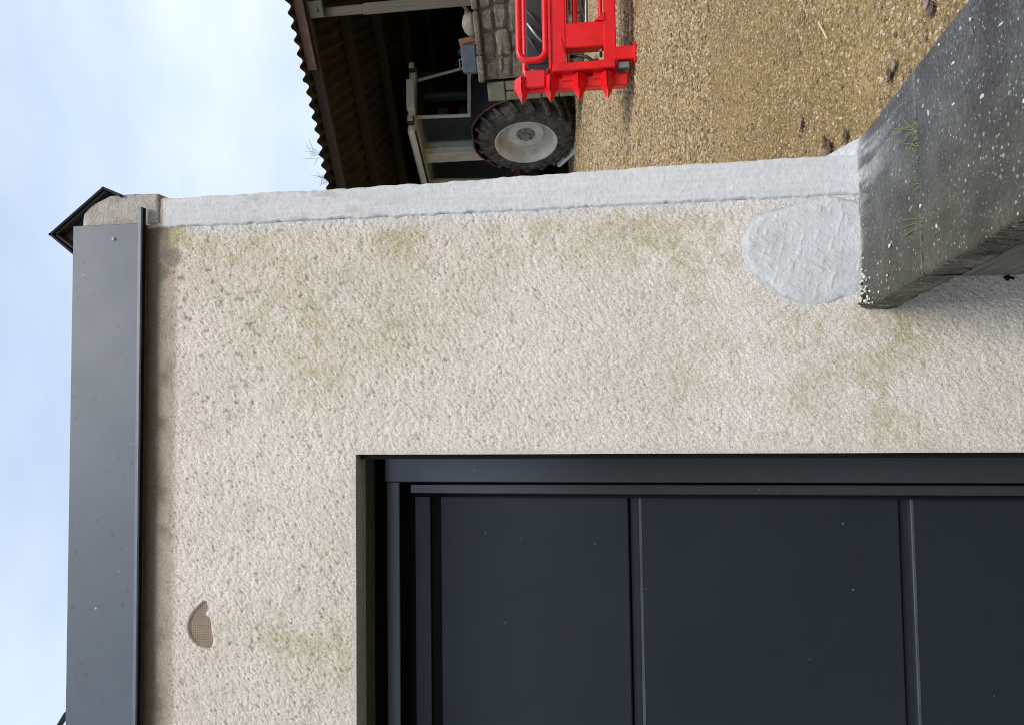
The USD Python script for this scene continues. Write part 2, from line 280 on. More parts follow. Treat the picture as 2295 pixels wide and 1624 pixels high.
def rough_h(x, z):
    """height of the roughcast's grains, metres, towards the viewer"""
    a = (x * .55 + z * .83) ; b = (-x * .83 + z * .55)
    wx = noise2(x, z, .02, 3) - .5; wz = noise2(x, z, .02, 4) - .5
    a, b = a + .006 * wx, b + .006 * wz
    g1 = noise2(a * .72, b, .0036, 11); g2 = noise2(a, b * .8, .0027, 12); g3 = noise2(a * .8, b, .0075, 13)
    h = .0013 * sstep(g1, .25, .72) + .0011 * g2 + .0007 * sstep(g3, .2, .6)
    pit = sstep(.30 - noise2(a * .62, b, .0045, 17), -.02, .12)
    h = (h - .0014 * pit) * (.62 + .38 * sstep(z, 1.25, 2.0))
    flat = sstep(z, 2.466, 2.486)                                   # smooth band under the fascia
    edge = np.minimum(np.hypot(np.maximum(OX - x, 0) * 0 + np.maximum(x - OX, 0), np.maximum(z - OZ, 0)), 9)
    bead = 1 - sstep(edge, .004, .013)                              # smooth bead round the door opening
    k = np.clip(1 - np.maximum(flat, bead), .08, 1)
    return h * k + .0018 * (1 - k), pit * (.35 + .65 * sstep(z, 1.2, 2.1))
def wall_tint(x, z, pit):
    c = np.tile(np.array([.72, .645, .57]), (len(x), 1))
    pink = sstep(fbm2(x, z, .35, 4, 21), .38, .62)
    c = c * (1 + .07 * (pink[:, None] - .5) * np.array([1.0, .95, 1.35]))
    def blend(m, col):
        nonlocal c
        m = np.clip(m, 0, 1)[:, None]; c = c * (1 - m) + m * np.asarray(col)
    al = fbm2(x, z, .10, 5, 31)
    def blob(cx, cz, rx, rz, s): return s * np.exp(-((x - cx) / rx) ** 2 - ((z - cz) / rz) ** 2)
    w = blob(.29, 2.36, .10, .12, .9) + blob(.10, 2.13, .08, .14, .9) + blob(.20, 2.20, .20, .15, .45) + blob(.32, 1.75, .06, .45, .95) + blob(.30, 2.15, .05, .2, .6) + blob(.05, 1.32, .14, .20, .9) + blob(.28, 1.45, .13, .14, .8) \
        + blob(-.433, 2.25, .05, .13, 1.05) + blob(-.50, 2.12, .05, .05, .7) + blob(-.2, 2.38, .07, .09, .5) + blob(.12, 1.16, .14, .12, .9) + blob(-.05, 1.1, .07, .16, .5) + blob(-.35, 2.2, .4, .2, .2) + blob(.2, 1.95, .2, .2, .3)
    fine = sstep(fbm2(x, z, .010, 4, 32), .34, .62); blend(sstep(al, .36, .66) * w * (.25 + .65 * fine), (.50, .452, .30))
    blend(sstep(fbm2(x, z, .035, 4, 33), .5, .72) * w * .45, (.44, .40, .22))
    gb = sstep(fbm2(x, z, .22, 4, 35), .45, .7)                     # broad soiling
    blend(gb * .28, (.53, .475, .36))
    dk = sstep(fbm2(x, z, .012, 3, 41), .60, .76)                   # small dark lichen specks
    fld = sstep(fbm2(x, z, .16, 3, 43), .35, .65) * sstep(z, 1.5, 2.3)
    blend(dk * (.10 + .55 * fld + blob(.18, 2.36, .16, .10, .5)), (.20, .18, .14))
    blend(pit * .42, (.25, .21, .165))                             # dirt held in the pits
    band = sstep(z, 2.455, 2.475)  # shade of the fascia overhang painted into the tint, even and patchy
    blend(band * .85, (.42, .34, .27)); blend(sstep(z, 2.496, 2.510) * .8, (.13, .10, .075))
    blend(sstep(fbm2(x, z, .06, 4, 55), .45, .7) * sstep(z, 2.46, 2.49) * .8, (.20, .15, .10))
    d1 = np.hypot((x - .291) / 1.0, (z - 2.472) / 1.0) + .012 * (fbm2(x, z, .02, 4, 51) - .5)
    d2 = np.hypot((x - .262), (z - 2.505) * .8) + .012 * (fbm2(x, z, .02, 4, 52) - .5)
    blend((1 - sstep(np.minimum(d1, d2), .016, .022)) * .62, (.20, .185, .14))   # damp spots below the fascia
    blend(sstep(x, .30, .33) * sstep(z, 2.42, 2.45) * (1 - sstep(z, 2.475, 2.485)) * .7, (.46, .42, .24))
    pw = sstep(x, .322 + .016 * (fbm2(x, z, .05, 4, 61) - .5) * 2 - .010 * sstep(z, 2.5, 1.4) * 0, .350) * (1 - sstep(z, 2.44, 2.455))
    blend(pw * .75 * sstep(fbm2(x, z, .008, 3, 62), .2, .55), (.66, .66, .67))   # brush-marks of the corner's white paint
    pd = poly_dist(x, z, PATCH)
    blend(sstep(pd, -.018, -.002) * .6 * sstep(fbm2(x, z, .01, 3, 63), .35, .6), (.64, .64, .64))
    e = np.hypot(np.maximum(x - OX, 0), np.maximum(z - OZ, 0)) + np.where((x < OX) & (z < OZ), 9, 0)
    blend((1 - sstep(e, .004, .012)) * .6, (.56, .535, .49))
    lw = sstep(x, .05, .24) * (1 - sstep(z, 1.02, 1.16)); blend(lw * .35, (.40, .39, .35))  # shade beside the low wall, greyed into the tint
    return c
def wall_fn(X, Z):
    h, _ = rough_h(X, Z); d = poly_dist(X, Z, CHIP)
    h = np.where(d > 0, h - .0075 * sstep(d, 0, .003), h)
    return np.c_[X, -h, Z]
st = .0017
zs_low = np.arange(.80, OZ, st); zs_hi = np.linspace(OZ, ZB + .02, int((ZB + .02 - OZ) / st))
x_r = np.linspace(OX, XR, int((XR - OX) / st)); x_l = np.linspace(-.80, OX, int((OX + .80) / st))
parts = []
for xs, zs in ((x_r, np.r_[zs_low, zs_hi]), (x_l, zs_hi)):
    parts.append(grid(xs, zs, wall_fn))
P = np.vstack([parts[0][0], parts[1][0]]); f = np.vstack([parts[0][1], parts[1][1] + len(parts[0][0])])
# the reveals' arrises: a few mm turned in round the opening
def arris(pts_front, pts_back):
    global P, f
    n = len(pts_front); o = len(P); P = np.vstack([P, pts_front, pts_back]); i = np.arange(n - 1)
    f = np.vstack([f, np.c_[o + i, o + n + i, o + n + i + 1], np.c_[o + i, o + n + i + 1, o + i + 1]])
zz = np.arange(.80, OZ + .001, .01); fr = wall_fn(np.full(len(zz), OX), zz); arris(fr, fr * [1, 0, 1] + [0, .03, 0])
xx_ = np.arange(OX, -.80, -.01); fr = wall_fn(xx_, np.full(len(xx_), OZ)); arris(fr, fr * [1, 0, 1] + [0, .03, 0])
_, pit = rough_h(P[:, 0], P[:, 2])
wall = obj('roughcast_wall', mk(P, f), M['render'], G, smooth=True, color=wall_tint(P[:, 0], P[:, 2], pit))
# the wall beyond the finely modelled stretch, its thickness and the other walls
obj('outer_wall', [box((-4, -.001, 0), (-2.6, .2, 2.66)), box((-2.6, -.001, OZ), (-.80, .2, 2.66)), box((OX, .0045, 0), (.350, .2, .80)), box((OX, .03, .80), (.350, .2, 2.66)), box((-.80, .03, OZ), (OX - .001, .2, 2.66)),
                   box((.22, .2, 0), (.419, 6, 2.64)), box((-4, .2, 0), (-3.8, 6, 2.64)), box((-3.8, 5.8, 0), (.22, 6, 2.64)), box((OX, -.001, 0), (.350, .0045, .80))], M['cream_far'], G)
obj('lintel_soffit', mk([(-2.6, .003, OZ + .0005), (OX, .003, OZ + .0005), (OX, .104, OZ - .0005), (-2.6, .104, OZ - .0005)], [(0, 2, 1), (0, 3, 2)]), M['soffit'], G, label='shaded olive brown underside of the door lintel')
# painted corner strip
def strip_fn(X, Z):
    t = (X - XR) / (XE - XR)                                       # 0..1 across the front, then round the corner
    xe = XE - .008 + .012 * sstep(-Z, -2.2, -1.2) + .0022 * (noise2(Z * 0, Z, .05, 71) - .5) * 2 + .0016 * (noise2(Z * 0, Z, .012, 72) - .5) * 2
    h = .0045 + .0008 * fbm2(X * 3, Z, .03, 4, 73) + .0010 * fbm2(X * 14, Z, .03, 3, 74) + .0010 * noise2(X, Z, .006, 75) + .0009 * fbm2(X * 26, Z, .06, 4, 85)
    h = np.where(t < .02, -.003, np.where(t < .06, .0024, h))
    u = np.clip(t, 0, 1); x0_ = XR - .007 + .006 * noise2(Z * 0, Z, .018, 76) + .003 * noise2(Z * 0, Z, .006, 77); x = x0_ + (xe - x0_) * u
    r = .010; k = np.clip((x - (xe - r)) / r, 0, 1)
    y = -h + r * (1 - np.sqrt(np.maximum(1 - k * k, 0)))
    back = np.clip(t - 1, 0, None) * 2.0
    return np.c_[x, np.where(t > 1, .010 + back, y), Z]
tx = np.r_[np.linspace(0, .82, 26), np.linspace(.85, 1, 10), 1.05, 1.2]
def strip(z0, z1, name, m, lab, col):
    Pn, fn_ = grid(XR + tx * (XE - XR), np.linspace(z0, z1, int((z1 - z0) / .0021)), strip_fn)
    return obj(name, mk(Pn, fn_), m, G, smooth=True, label=lab, color=col(Pn) if col else None)
def white_col(Pn):
    x, z = Pn[:, 0], Pn[:, 2]
    c = np.tile(np.array([.60, .60, .605]), (len(x), 1))
    m = (.55 * sstep(fbm2(x * 3, z, .05, 4, 81), .52, .72) * sstep(z, 1.2, 2.3) + .35 * sstep(fbm2(x * 2, z, .02, 4, 82), .56, .75) * (1 - sstep(x, XR, XR + .03)) + .16 * sstep(z, 1.9, 2.4))[:, None].clip(0, 1)
    c = c * (.86 + .28 * fbm2(x * 26, z, .06, 4, 85))[:, None]
    return c * (1 - m) + m * np.array([.40, .395, .39])
strip(1.165, 2.4915, 'painted_corner', M['white_paint'], 'white painted corner strip of the wall', white_col)
strip(2.4915, 2.655, 'bare_corner', M['mortar'], 'unpainted beige mortar at the top of the wall corner', None)
strip(.80, 1.165, 'lower_corner', M['mortar'], None, None)
# trowelled plaster patch
xs, zs = np.arange(.14, .372, .0016), np.arange(1.14, 1.41, .0016)
X, Z = np.meshgrid(xs, zs, indexing='ij'); X, Z = X.ravel(), Z.ravel()
d = poly_dist(X, Z, PATCH) + .0055 * (fbm2(X, Z, .018, 5, 91) - .5) * 2 + .004 * (noise2(X, Z, .005, 99) - .5)
tro = fbm2((X * .42 + Z * .91) * .22, (-X * .91 + Z * .42) + .006 * noise2(X, Z, .03, 97), .0046, 4, 92); tro2 = fbm2((X * .95 - Z * .30) * .25, X * .30 + Z * .95, .0052, 4, 93)
h = .0022 + .0016 * sstep(tro, .50, .72) * sstep(fbm2(X, Z, .03, 2, 96), .35, .6) + .0012 * sstep(tro2, .52, .72) + .0010 * noise2(X, Z, .0035, 94) + .0018 * fbm2(X, Z, .035, 3, 98)
h = np.where(d > 0, (h - .001) * sstep(d, -.001, .016) + .0014, -.001)
P = np.c_[X, -h, Z]; i = np.arange(len(X)).reshape(len(xs), len(zs)); a, b, c, e = i[:-1, :-1].ravel(), i[1:, :-1].ravel(), i[1:, 1:].ravel(), i[:-1, 1:].ravel()
f = np.vstack([np.c_[a, b, c], np.c_[a, c, e]]); f = f[(d[f] > -.002).any(1)]
pc = np.tile(np.array([.575, .575, .58]), (len(X), 1)); mm = (.8 * (1 - sstep(d, .001, .007)) * sstep(fbm2(X, Z, .03, 3, 95), .35, .6) + .22 * sstep(fbm2(X, Z, .04, 4, 89), .45, .65) + .5 * sstep(fbm2(X, Z, .006, 3, 88), .66, .76))[:, None].clip(0, 1); pc = pc * (1 - mm) + mm * np.array([.36, .35, .34])
kp = np.unique(f); nx_ = np.full(len(P), -1); nx_[kp] = np.arange(len(kp)); pm = mk(P[kp], nx_[f]); pc = pc[kp]
obj('plaster_patch', pm, M['plaster'], G, smooth=True, color=pc, label='rough trowelled white plaster patch above the low wall')
obj('plaster_fillet', [T.Trimesh(np.r_[np.c_[p[:, 0], np.full(len(p), -.002), p[:, 1]], np.c_[p[:, 0], np.full(len(p), .02), p[:, 1]]]).convex_hull for p in [np.array([[.40, 1.180], [.452, 1.178], [.446, 1.192], [.436, 1.203], [.430, 1.222], [.418, 1.245], [.405, 1.24]])]], M['plaster_plain'], G)
# chipped patch with the reinforcing mesh
cp = Polygon(CHIP).buffer(.003); m = T.creation.extrude_polygon(cp, .001, engine='earcut'); m.apply_transform([[1, 0, 0, 0], [0, 0, 1, 0.0032], [0, 1, 0, 0], [0, 0, 0, 1]])
chip = obj('chipped_patch', m, M['mesh_base'], G, label='brown chip in the render showing its reinforcing mesh')
th = []
from shapely.geometry import LineString
for k in np.arange(-.475, -.36, .0042):
    g = LineString([(k, 2.37), (k, 2.45)]).intersection(cp)
    for q in getattr(g, 'geoms', [g]):
        if not q.is_empty: (a, b), (c, e) = q.coords[0], q.coords[-1]; th.append(tube([(a, .0026, b), (c, .0026, e)], .0006, 5))
for k in np.arange(2.38, 2.44, .0042):
    g = LineString([(-.48, k), (-.36, k)]).intersection(cp)
    for q in getattr(g, 'geoms', [g]):
        if not q.is_empty: (a, b), (c, e) = q.coords[0], q.coords[-1]; th.append(tube([(a, .0026, b), (c, .0026, e)], .0006, 5))
obj('reinforcing_mesh', th, M['mesh_thread'], chip)
# fascia: folded aluminium, a drip flange, a black strip for the shadow gap and the soffit return
xl, xr = -4.0, .3585
fz0, fz1 = 2.5281, 2.675
fas = box((xl, -.022, fz0), (xr, -.019, fz1), .0008)
fascia = obj('fascia', [fas, box((xl, -.019, fz1 - .003), (xr, .02, fz1), .0005), box((xr - .003, -.019, fz0), (xr, -.0065, fz1 - .003))], M['fascia'], G, label='grey folded metal fascia along the eaves')
obj('drip_flange', [box((xl, -.0285, fz0 - .0045), (.3895, -.023, fz0 + .003), .001)], M['flange'], fascia, label='thin blue grey drip edge below the fascia')
obj('eaves_gap', box((xl, -.0225, fz0 - .004), (.389, -.013, fz0 + .001)), M['black'], G)  # black strip standing for the shadow gap behind the drip edge
obj('soffit_board', box((xl, -.0125, fz0 - .0035), (xr - .004, -.0045, fz0 + .02)), M['soffit_dark'], G)
obj('screw', T.creation.icosphere(1, .0035, ).apply_translation((.329, -.023, 2.586)), M['lens'], fascia)
# folded coping cap over the end wall, an inverted V
ap = np.array([.346, 2.7335]); lb = np.array([.2877, 2.660]); rb = np.array([.437, 2.6155]); hem = np.array([.418, 2.577])
def fold(p, q, t, y0, y1, m=0.0):
    d = (q - p) / np.linalg.norm(q - p); n = np.array([-d[1], d[0]]) * t
    pts = [p, q, q + n, p + n]; v = [(a[0], y, a[1]) for y in (y0, y1) for a in pts]
    return T.Trimesh(v).convex_hull
inw = -.004
cap = obj('coping_cap', [fold(lb, ap, inw, -.017, 6.05), fold(ap, rb, inw, -.017, 6.05)], M['slate'], G, label='dark folded metal cap on the end wall')
obj('cap_hem', [fold(rb, hem, inw, -.017, 6.05)], M['slate'], cap)
obj('cap_underside', [fold(lb + [.006, -.006], ap + [0, -.008], inw, -.012, 6.04), fold(ap + [0, -.008], rb + [-.006, -.001], inw, -.012, 6.04)], M['slate_under'], cap)
obj('cap_filler', T.Trimesh([(x, y, z) for y in (.004, 6.0) for x, z in ((.300, 2.662), (.345, 2.716), (.420, 2.620), (.36, 2.60))]).convex_hull, M['slate_under'], cap)
mt = T.Trimesh([(x, y, z) for y in (-.008, .2) for x, z in ((.361, 2.50), (.4185, 2.50), (.4205, 2.56), (.420, 2.604), (.40, 2.648), (.385, 2.662), (.361, 2.664))]).convex_hull
for _ in range(4): mt = mt.subdivide()
nv = mt.vertices; mt.vertices = nv + (meshkit.fbm(nv * 60, 3, 3)[:, None] - .5) * np.array([.004, .003, .003])
obj('mortar_bed', mt, M['mortar'], G, smooth=True, label='beige mortar packed under the metal cap')
obj('roof', [box((-4.05, .02, 2.63), (.345, 6.05, 2.659))], M['slate'], G)
obj('roof_edge_strip', beam((-.590, -.015, 2.676), (-.665, -.005, 2.729), .006, .012, (0, 1, 0)), M['slate'], G, label='short dark strip rising from the fascia top')
# door frame
fx = OX
fr = obj('door_frame', [box((-.158, .100, 0), (-.1065, .16, 2.0745), .0015)], M['door_frame'], G)
obj('head_liner', box((-2.6, .1045, OZ - .004), (OX - .001, .1675, OZ - .0012)), M['black'], fr)  # black strip painted in for the shaded gap above the frame
obj('jamb_edge', box((-.1055, .012, 0), (-.0965, .15, 2.094)), M['black'], fr)
obj('door_stop', box((-.184, .13, 0), (-.165, .18, 2.03), .0015), M['door_frame'], fr)
obj('stop_gasket', box((-.194, .155, 0), (-.1845, .19, 2.03)), M['black'], fr)
obj('head_rail', box((-2.6, .112, 2.0475), (-.1585, .117, 2.0745), .0015), M['door_frame'], fr)
obj('head_shadow_gap', box((-2.6, .168, 1.976), (-.10, .1695, 2.0985)), M['black'], fr)  # black sheet standing for the shade behind the head rail
obj('inner_head_rail', box((-2.6, .160, 1.996), (-.184, .166, 2.0285), .001), M['door'], fr)
D0 = obj('garage_door', box((-2.6, .196, 0), (-.186, .205, 1.99)), M['black'], G)
zj = [1.9785, 1.5885, 1.0775, .5665, .05]
for k in range(4):
    zt, zb = zj[k], zj[k + 1] + .0025
    x0, x1, y0 = -2.6, -.1925, .170
    if k == 0: prof = [(y0 + .004, zb), (y0, zb + .003), (y0, zt - .002), (y0 + .002, zt)]
    else: prof = [(y0 + .004, zb), (y0, zb + .003), (y0, zt - .023), (y0 + .0015, zt - .0205), (y0 + .009, zt - .0145), (y0 + .0095, zt - .001), (y0 + .0105, zt)]
    prof = prof + [(y0 + .024, zt), (y0 + .024, zb)]
    n = len(prof); v = [(x, y, z) for x in (x0, x1) for y, z in prof]; f = []
    for q in range(n): f += [(q, (q + 1) % n, n + (q + 1) % n), (q, n + (q + 1) % n, n + q)]
    f += [(n, n + q + 1, n + q) for q in range(1, n - 1)] + [(0, q, q + 1) for q in range(1, n - 1)]
    pm = mk(v, f); pm.fix_normals()
    obj('door_panel', pm, M['door'], D0)
    if k: obj('edge_trim', box((x0, y0 - .0012, zt - .0235), (x1, y0 + .004, zt - .0175), .001), M['lit_edge'], D0)  # painted highlight along the ledge of the panel joint

# ------------------------------------------------------------------ low boundary wall with coping, from the corner of the garage towards the viewer
LW = thing('boundary_wall', 'low wall with wet dark concrete coping beside the garage', 'wall', (0, 0, 0))
cd = np.array([.058, -1.0]); CZ = 1.185
def cl(y): return .150 + .058 * -y
obj('wall_body', T.Trimesh([(x + .058 * -y, y, z) for y in (-.002, -4.0) for x in (.202, .43) for z in (0, CZ - .048)]).convex_hull, M['lowwall'], LW, label='smooth grey green streaked side of the low wall')
def slab(y0, y1, name_lab=None, seed=0):
    """coping slab between y0 (near garage) and y1 with worn edges"""
    ny = max(8, int((y0 - y1) / .006)); prof = []
    w, t, r = .298, .050, .010
    s = [(0, -t), (0, -t * .7), (0, -t * .4), (.001, -.004), (.001, -.0039), (.0035, -.001), (.007, 0)] + [(q, 0) for q in np.linspace(.013, w - .016, 54)] + [(w - r, 0), (w - r * .35, -r * .35), (w, -r), (w, -t * .6), (w, -t)]
    s = np.array(s); ys = np.r_[y0 - .0, y0 - .002, np.linspace(y0 - .004, y1 + .004, ny), y1 + .002, y1]
    V = []
    for j, y in enumerate(ys):
        drop = .004 if j in (0, len(ys) - 1) else (.0012 if j in (1, len(ys) - 2) else 0)
        V.append(np.c_[cl(y) + s[:, 0], np.full(len(s), y), CZ + s[:, 1] - drop])
    V = np.vstack(V); n = len(s); nv = meshkit.fbm(V * [40, 40, 40], 4, seed); n2 = meshkit.noise(V * 160, seed + 3); big = meshkit.fbm(V * 9, 3, seed + 8)
    left = np.exp(-np.abs(V[:, 0] - cl(V[:, 1])) / .012)
    V[:, 2] += .0035 * (nv - .5) + .0016 * (n2 - .5) + .004 * (big - .5); V[:, 0] += (.005 * (nv - .5) + .003 * (n2 - .5)) * left
    if y0 > -.02:                                                  # crumbled nose where the coping meets the garage
        k = np.exp(-((V[:, 0] - .158) / .02) ** 2 - ((V[:, 1]) / .03) ** 2); V[:, 2] += .010 * k * (n2 - .3)
    i = np.arange(len(V)).reshape(len(ys), n); a, b, c, e = i[:-1, :-1].ravel(), i[1:, :-1].ravel(), i[1:, 1:].ravel(), i[:-1, 1:].ravel()
    f = np.vstack([np.c_[a, c, b], np.c_[a, e, c]])
    f = np.vstack([f, [(i[j, 0], i[j + 1, 0], i[j + 1, -1]) for j in range(len(ys) - 1)], [(i[j, 0], i[j + 1, -1], i[j, -1]) for j in range(len(ys) - 1)], [(i[0, 0], i[0, q], i[0, q + 1]) for q in range(1, n - 1)], [(i[-1, 0], i[-1, q + 1], i[-1, q]) for q in range(1, n - 1)]])
    m_ = mk(V, f); m_.fix_normals()
    x, y = V[:, 0], V[:, 1]; u = (x - cl(y)) / w
    c = np.tile(np.array([.076, .077, .073]), (len(V), 1))
    def blend(m, col):
        nonlocal c
        m = np.clip(m, 0, 1)[:, None]; c = c * (1 - m) + m * np.asarray(col)
    q = meshkit.fbm(V * 14, 4, 101)
    blend((1 - sstep(u, .1, .75)) * (.55 + .7 * q), (.062, .054, .033))
    blend(sstep(q, .5, .7) * .45, (.042, .044, .043))
    near = np.exp(y / .16); blend(near * .25 * sstep(q, .4, .6) * sstep(u, .2, .6), (.2, .2, .19))
    sm = meshkit.fbm(np.c_[x * 55, y * 7, x * 0], 4, 103)
    blend(np.exp(y / .08) * sstep(u, .45, .95) * sstep(sm, .46, .56) * 1.1, (.62, .62, .62))     # smeared white plaster
    blend(np.exp(y / .009) * sstep(meshkit.fbm(V * 50, 3, 107), .38, .55) * 1.2, (.56, .52, .46)); blend(np.exp(y / .03) * sstep(u, .78, 1.0) * sstep(q, .38, .5) * .9, (.6, .6, .6))
    blend((1 - sstep(u, .0, .10)) * sstep(meshkit.fbm(V * 60, 3, 105), .45, .62) * np.exp(y / .3), (.05, .055, .03))
    k_ = np.tile(np.arange(n), len(ys)); c[(k_ <= 3) | (k_ >= n - 3)] = np.array([.015, .013, .008])  # side faces near black: shade and wet put into the tint
    return obj('coping_slab', m_, M['coping'], LW, smooth=40 if False else True, color=c, label=name_lab)
slab(-.0015, -.268, None, 1); slab(-.273, -1.10, None, 2); slab(-1.105, -2.0, None, 3); slab(-2.005, -2.9, None, 4); slab(-2.905, -3.9, None, 5)
obj('joint_mortar', [box((cl(y) + .004, y - .004, CZ - .04), (cl(y) + .294, y + .004, CZ - .006)) for y in (-.2705, -1.1025, -2.0025, -2.9025)], M['moss'], LW)
rng = np.random.default_rng(4)
def clump(n, fn, r0, r1, seed):
    g = np.random.default_rng(seed); out = []
    for _ in range(n):
        s = T.creation.icosphere(1, 1.0); s.vertices = s.vertices * g.uniform(r0, r1) * g.uniform(.6, 1.2, 3) + fn(g); out.append(s)
    return out
obj('moss_clump', clump(90, lambda g: (.155 + abs(g.normal(0, .014)), -.003 - abs(g.normal(0, .02)), CZ - .004 + g.normal(0, .005)), .0015, .0045, 6), M['moss'], LW)
M['lichen'] = mat('white_lichen', (.62, .60, .55), .9, noise=[(90, .7, 1.1)])
obj('lichen', clump(80, lambda g: (.156 + abs(g.normal(0, .035)), -.004 - abs(g.normal(0, .022)), CZ + .001 + g.normal(0, .003)), .0012, .0042, 8), M['lichen'], LW, label='white lichen crumbs at the corner of the coping')
def spot(x, y, rx, ry, seed):
    s = T.creation.icosphere(2, 1.0); g = meshkit.noise(s.vertices * 1.7 + seed, seed); s.vertices = s.vertices * (.45 + .9 * g[:, None]) * [rx * .62, ry * .62, .0011] + [x, y, CZ + .0012]; return s
for k, (x, y, rx, ry) in enumerate([(.232, -.150, .0055, .0080), (.168, -.092, .004, .006), (.188, -.135, .003, .007), (.222, -.33, .005, .005), (.262, -.278, .004, .005), (.378, -.318, .007, .003), (.34, -.47, .004, .009), (.41, -.40, .003, .007), (.44, -.45, .004, .005), (.452, -.36, .003, .004), (.40, -.52, .003, .008), (.36, -.395, .003, .006), (.466, -.42, .003, .003), (.385, -.60, .004, .006), (.30, -.56, .004, .006), (.155, -.06, .003, .004)]):
    obj('bird_dropping', spot(x, y, rx, ry, k), M['lichen'], LW, smooth=True)
obj('cable_clip', [box((.192, -.009, .949), (.2005, -.0005, .955), .002), tube([(.197, -.008, .959), (.195, -.010, .944)], .0022, 8)], M['black'], label='small black clip on the garage wall below the coping', cat='clip')

# weeds in the joint
def tuft(pts_list, name, label, group=None):
    ms = []
    for pts in pts_list: ms.append(tube(pts, np.linspace(.0011, .0003, len(pts)), 5))
    return obj(name, ms, M['grass'], label=label, cat='weed', smooth=True)
def blade(x, y, dx, dy, h, n=6):
    return [(x + dx * t, y + dy * t, CZ - .004 + h * math.sin(t * 2.2)) for t in np.linspace(0, 1, n)]
tuft([blade(.372, -.268, .030, .075, .012), blade(.375, -.268, -.012, .055, .009), blade(.368, -.269, .045, .03, .014), blade(.366, -.27, -.03, .03, .008), blade(.35, -.27, .02, .045, .010), blade(.38, -.269, .01, .085, .016)], 'grass_weed', 'thin green grass tuft at the middle of the coping joint')
tuft([blade(.242, -.27, .006, .075, .006), blade(.238, -.27, -.008, .060, .006), blade(.247, -.27, .012, .068, .008), blade(.235, -.271, -.002, .07, .005)], 'grass_weed', 'flat green grass blades left of centre on the coping joint')
tuft([blade(.30 + .01 * k, -.27, .006 * math.sin(7 * k), .011 * math.sin(13 * k + 1), .007) for k in np.linspace(-1, 8.5, 19)], 'grass_weed', 'tiny green sprouts between the two grass tufts on the coping joint')

# ------------------------------------------------------------------ gravel stones
rng = np.random.default_rng(11)
inst = UsdGeom.PointInstancer.Define(stage, '/World/gravel')
tag(inst.GetPrim(), 'loose ochre and grey gravel stones over the yard', 'gravel', kind='stuff')
protos = []
for k in range(4):
    s = T.creation.icosphere(1 if k else 2, 1.0); s.vertices = s.vertices * (0.72 + .56 * meshkit.noise(s.vertices * 1.3 + 7 * k, k)[:, None]) * [1, .8, .58]
    pm = usdkit.mesh(stage, f'/World/gravel/stone{"" if k == 0 else f"_{k:03d}"}', s, M['pebble'], smooth=False); protos.append(pm.GetPath())
inst.CreatePrototypesRel().SetTargets(protos)
pos, size = [], []
def scatter(n, x0, x1, y0, y1, s0, s1):
    x, y = rng.uniform(x0, x1, n), rng.uniform(y0, y1, n); keep = (x > .475 - .05 * np.minimum(y, 0)) | (y > .06)
    keep &= (x > .43); cl_ = fbm2(x, y, .5, 3, 7); keep &= rng.uniform(0, 1, n) < .35 + 1.0 * cl_
    x, y = x[keep], y[keep]; s = s0 * (s1 / s0) ** (rng.uniform(0, 1, len(x)) ** 1.8)
    pos.append(np.c_[x, y, yard_z(x, y) + .12 * s]); size.append(s)
scatter(60000, .43, 1.5, -.8, 1.2, .0012, .0045)
scatter(70000, .43, 2.2, 1.2, 3.0, .0018, .0095)
scatter(70000, .7, 4.0, 3.0, 6.2, .0035, .015)
scatter(45000, 1.6, 6.5, 6.2, 11.5, .005, .018)
pos, size = np.vstack(pos), np.concatenate(size); n = len(pos)
inst.CreateProtoIndicesAttr(Vt.IntArray.FromNumpy(rng.integers(0, 4, n).astype(np.int32)))
inst.CreatePositionsAttr(Vt.Vec3fArray.FromNumpy(pos.astype(np.float32)))
inst.CreateScalesAttr(Vt.Vec3fArray.FromNumpy((size[:, None] * rng.uniform(.8, 1.25, (n, 3))).astype(np.float32)))
ang = rng.uniform(0, math.pi, n); inst.CreateOrientationsAttr(Vt.QuathArray([Gf.Quath(float(math.cos(a)), 0., 0., float(math.sin(a))) for a in ang]))

